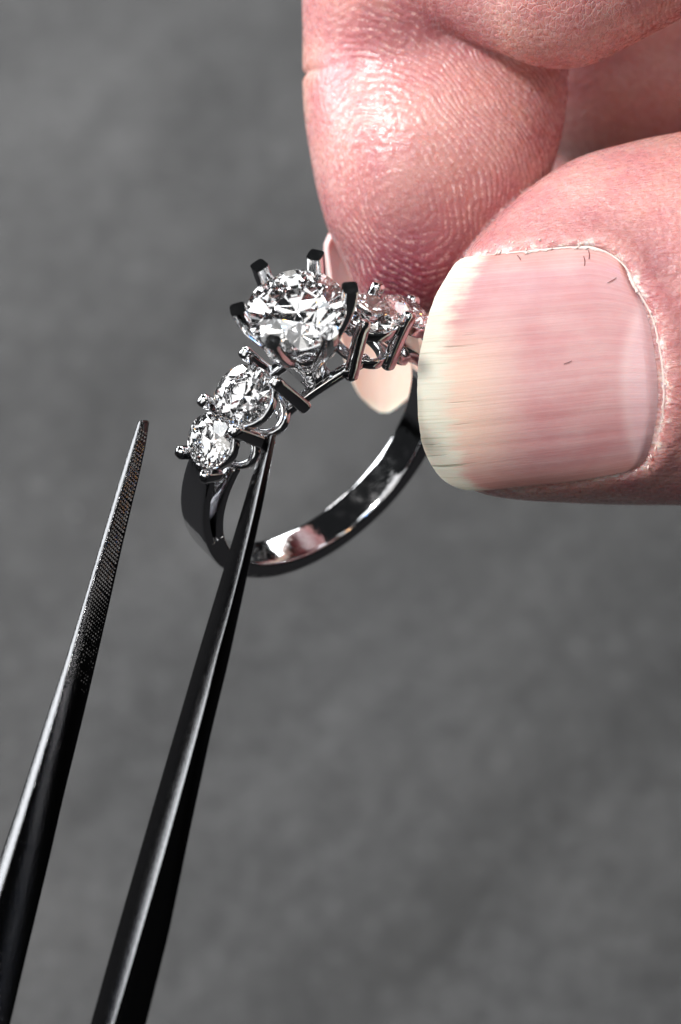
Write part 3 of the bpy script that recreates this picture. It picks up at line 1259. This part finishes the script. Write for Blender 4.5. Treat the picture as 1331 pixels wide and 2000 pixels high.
tip_flush_shade = np.exp(-(((vX - mmx(790)) / 6.5) ** 2 + ((vY - mmy(545)) / 6.0) ** 2))  # pressure flush that also puts the fingertip's shade into the colour
red = is_i * (tip_flush_shade * 1.0 + 0.28 * np.exp(-((vX - mmx(800)) / 5) ** 2 - ((vY - mmy(70)) / 2.2) ** 2))
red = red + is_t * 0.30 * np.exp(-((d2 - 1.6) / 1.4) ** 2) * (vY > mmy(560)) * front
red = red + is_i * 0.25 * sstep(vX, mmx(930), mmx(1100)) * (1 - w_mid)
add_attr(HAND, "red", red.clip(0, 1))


# ------------------------------------------------------------------ nails
def resample(poly, n):
    poly = np.asarray(poly, float)
    d = np.concatenate([[0], np.cumsum(np.linalg.norm(np.diff(poly, axis=0), axis=1))])
    t = np.linspace(0, d[-1], n)
    return np.stack([np.interp(t, d, poly[:, k]) for k in range(2)], 1)


def plate(name, grid, uv, mat, parent, thick):
    """closed thin plate from a grid of front points; thickness towards -z and tapering at the rim"""
    n, m = grid.shape[:2]
    du = np.gradient(grid, axis=0)
    dv = np.gradient(grid, axis=1)
    nr = np.cross(du, dv)
    nr /= np.linalg.norm(nr, axis=2)[..., None] + 1e-9
    if nr[..., 2].mean() < 0:
        nr = -nr
    back = grid - nr * thick
    vs = np.concatenate([grid.reshape(-1, 3), back.reshape(-1, 3)])
    fs = []
    N = n * m
    for i in range(n - 1):
        for j in range(m - 1):
            a, b, c, d = i * m + j, i * m + j + 1, (i + 1) * m + j + 1, (i + 1) * m + j
            fs.append((a, b, c, d))
            fs.append((N + d, N + c, N + b, N + a))
    rim = [j for j in range(m)] + [i * m + m - 1 for i in range(1, n)] + [(n - 1) * m + j for j in range(m - 2, -1, -1)] + [i * m for i in range(n - 2, 0, -1)]
    for a, b in zip(rim, rim[1:] + rim[:1]):
        fs.append((b, a, N + a, N + b))
    o = build(name, vs, fs, mat, parent, sharp=55)
    fix_normals(o)
    at = o.data.attributes.new("plate", 'FLOAT_VECTOR', 'POINT')
    at.data.foreach_set("vector", np.concatenate([uv.reshape(-1, 3)] * 2).astype(np.float32).ravel())
    return o


def coons(top, bot, lef, rig):
    """boundary curves (n,2): top/bottom run u, left/right run v"""
    n, m = len(top), len(lef)
    u = np.linspace(0, 1, n)[:, None, None]
    v = np.linspace(0, 1, m)[None, :, None]
    S = (1 - v) * top[:, None] + v * bot[:, None] + (1 - u) * lef[None] + u * rig[None]
    S -= (1 - u) * (1 - v) * top[0] + u * (1 - v) * top[-1] + (1 - u) * v * bot[0] + u * v * bot[-1]
    return S


P = np.array(NAIL_PX, float)
top = P[24::-1]
prox = P[24:53]
bot = P[52:73]
dist_ = np.concatenate([P[72:], P[:1]])[::-1]
# uneven, slightly chipped free edge
nu, nv = 70, 90
dr = resample(dist_, nv)
jit = np.convolve(rng.normal(0, 1, nv + 8), np.ones(5) / 5, 'same')[4:-4] * 1.3
jit[[0, -1]] = 0
dr[:, 0] += jit
S = coons(resample(top, nu), resample(bot, nu), resample(prox, nv), dr)
NX = np.stack([mmx(S[..., 0]), mmy(S[..., 1])], -1) * (DIST - NZ + 1) / DIST
nzv = nail_z(NX[..., 0], NX[..., 1])
uu, vv = np.meshgrid(np.linspace(0, 1, nu), np.linspace(0, 1, nv), indexing='ij')
nzv = nzv + 0.007 * np.sin(vv * 61 + 1.5 * np.sin(vv * 17)) - 0.45 * sstep(uu, 0.08, 0.0) + 0.12 * sstep(uu, 0.75, 1)
seg_e = np.linalg.norm(NX - NX[-1:, :, :], axis=2)
grid = np.concatenate([NX, nzv[..., None]], -1)
TN = plate("thumb_nail", grid, np.stack([uu, vv, seg_e], -1), M_TNAIL, HAND, 0.42)
TN["label"] = "broad ridged thumbnail with a chipped cream free edge"

# index nail: curved plate behind the fingertip, seen from its hollow side
n_, m_ = 44, 40
us = np.linspace(0, 1, n_)
g = np.zeros((n_, m_, 3))
uvs = np.zeros((n_, m_, 3))
ylen = np.interp(us, [0, 0.15, 1], [400, 452, 806])
for i, u in enumerate(us):
    y = ylen[i]
    lft = np.interp(y, [400, 432, 450, 480, 560, 640, 700, 740, 775, 795, 806], [690, 672, 654, 640, 650, 662, 679, 690, 707, 725, 742])
    rgt = np.interp(y, [400, 440, 560, 640, 700, 740, 775, 795, 806], [880, 880, 868, 850, 834, 820, 800, 778, 760])
    for j, v in enumerate(np.linspace(-1, 1, m_)):
        cxp, hw = (lft + rgt) / 2, (rgt - lft) / 2
        z0 = -10.6 + 0.0 * u
        z = z0 + 3.2 * (v * hw / 125) ** 2 - 0.9 * (u - 0.3) ** 2
        yy = y - (1 - u) * 0 - 0
        g[i, j] = V(cxp + hw * v, yy, z)
        uvs[i, j] = (u, (v + 1) / 2, (806 - y) / PX + 0.6 * (1 - abs(v)))
IN = plate("index_nail", g, uvs, M_INAIL, HAND, 0.35)
IN["label"] = "index fingernail seen from below, behind the ring"


# ragged dry skin along the nail fold
def cuticle_strip():
    path2 = resample(NAIL_PX[4:57], 220)
    X = mmx(path2[:, 0]) * (DIST - NZ) / DIST
    Y = mmy(path2[:, 1]) * (DIST - NZ) / DIST
    pts = np.stack([X, Y], 1)
    tn = np.gradient(pts, axis=0)
    tn /= np.linalg.norm(tn, axis=1)[:, None]
    nr = np.stack([tn[:, 1], -tn[:, 0]], 1)
    cen = NAIL.mean(0)
    sgn = np.sign(((cen - pts) * nr).sum(1))[:, None]
    nr = nr * sgn                                 # towards the nail
    nz1 = np.convolve(rng.normal(0, 1, 240), np.ones(4) / 4, 'same')[10:-10]
    nz2 = np.convolve(rng.normal(0, 1, 260), np.ones(14) / 14, 'same')[20:-20]
    wid = (0.10 + 0.08 * nz1 + 0.45 * nz2).clip(0.015, 0.6)
    wid *= np.interp(np.arange(220), [0, 10, 165, 190], [0.2, 1, 1, 0.1])
    sink = np.interp(np.arange(220), [0, 12, 160, 195], [0.3, 0, 0, 0.4])
    vs, fs = [], []
    for i in range(220):
        o_ = pts[i] - nr[i] * 0.10
        n_ = pts[i] + nr[i] * wid[i]
        m_ = (o_ + n_) / 2
        zz = lambda p: float(nail_z(np.array([p[0]]), np.array([p[1]]))[0])
        lift = 0.0
        for p, z in ((o_, zz(o_) - 0.06), (o_, zz(o_) + 0.03), (m_, zz(m_) + 0.05 + lift), (n_, zz(n_) + 0.02), (n_, zz(n_) - 0.05)):
            vs.append((p[0], p[1], z - sink[i]))
        if i:
            a, b = (i - 1) * 5, i * 5
            for k in range(5):
                l = (k + 1) % 5
                fs.append((a + k, a + l, b + l, b + k))
    fs.append((0, 1, 2, 3, 4))
    fs.append(tuple(219 * 5 + k for k in (4, 3, 2, 1, 0)))
    for k in range(46):
        i = int(rng.integers(0, 220)) if k % 3 else int(rng.integers(0, 60))
        out = rng.uniform(-0.12, 0.75) * (0.6 if i > 60 else 1.0)
        c = pts[i] - nr[i] * out
        c3 = np.array([c[0], c[1], float(nail_z(np.array([c[0]]), np.array([c[1]]))[0]) + 0.10 + 0.10 * max(out, 0)])
        q = rng.uniform(0, 6.28)
        e1 = np.array([math.cos(q), math.sin(q), rng.uniform(-0.15, 0.25)]) * rng.uniform(0.07, 0.26)
        e2 = np.array([-math.sin(q), math.cos(q), rng.uniform(-0.1, 0.3)]) * rng.uniform(0.03, 0.10)
        b0 = len(vs)
        top = [c3 - e1, c3 - e2 * rng.uniform(0.6, 1.3), c3 + e1, c3 + e2 * rng.uniform(0.6, 1.3)]
        vs += [tuple(t) for t in top] + [tuple(t - np.array([0, 0, 0.025])) for t in top]
        fs += [(b0, b0 + 1, b0 + 2, b0 + 3), (b0 + 7, b0 + 6, b0 + 5, b0 + 4)]
        fs += [(b0 + a_, b0 + (a_ + 1) % 4, b0 + 4 + (a_ + 1) % 4, b0 + 4 + a_) for a_ in range(4)]
    o = build("cuticle", vs, fs, M_DRY, HAND)
    fix_normals(o)


cuticle_strip()

# ------------------------------------------------------------------ lint on the thumbnail
LINT = [((1139, 502), (1140, 521), "short upright dark fibre on the thumbnail, lower of two side by side"),
        ((1148, 490), (1149, 508), "short upright dark fibre on the thumbnail, nearest its top edge"),
        ((1184, 555), (1201, 545), "slanted dark fibre near the cuticle corner of the thumbnail"),
        ((1100, 712), (1115, 706), "faint thin fibre lying in the middle of the thumbnail"),
        ((1010, 498), (1017, 508), "tiny dark fibre at the upper edge of the thumbnail")]
for (p0, p1, lab) in LINT:
    pts = []
    for k in np.linspace(0, 1, 7):
        x = p0[0] + (p1[0] - p0[0]) * k + 1.2 * math.sin(k * math.pi)
        y = p0[1] + (p1[1] - p0[1]) * k
        a = V(x, y, NZ - 0.6)
        a[2] = float(nail_z(np.array([a[0]]), np.array([a[1]]))[0]) + 0.07
        pts.append(a)
    v, f = sweep(pts, (1, 0.3, 0), 0.022, 0.022, 2, 6)
    o = build("lint_fibre", v, f, M_FIBRE, None, base=pts[0])
    tag(o, lab, "fibre", "lint fibres on the thumbnail")
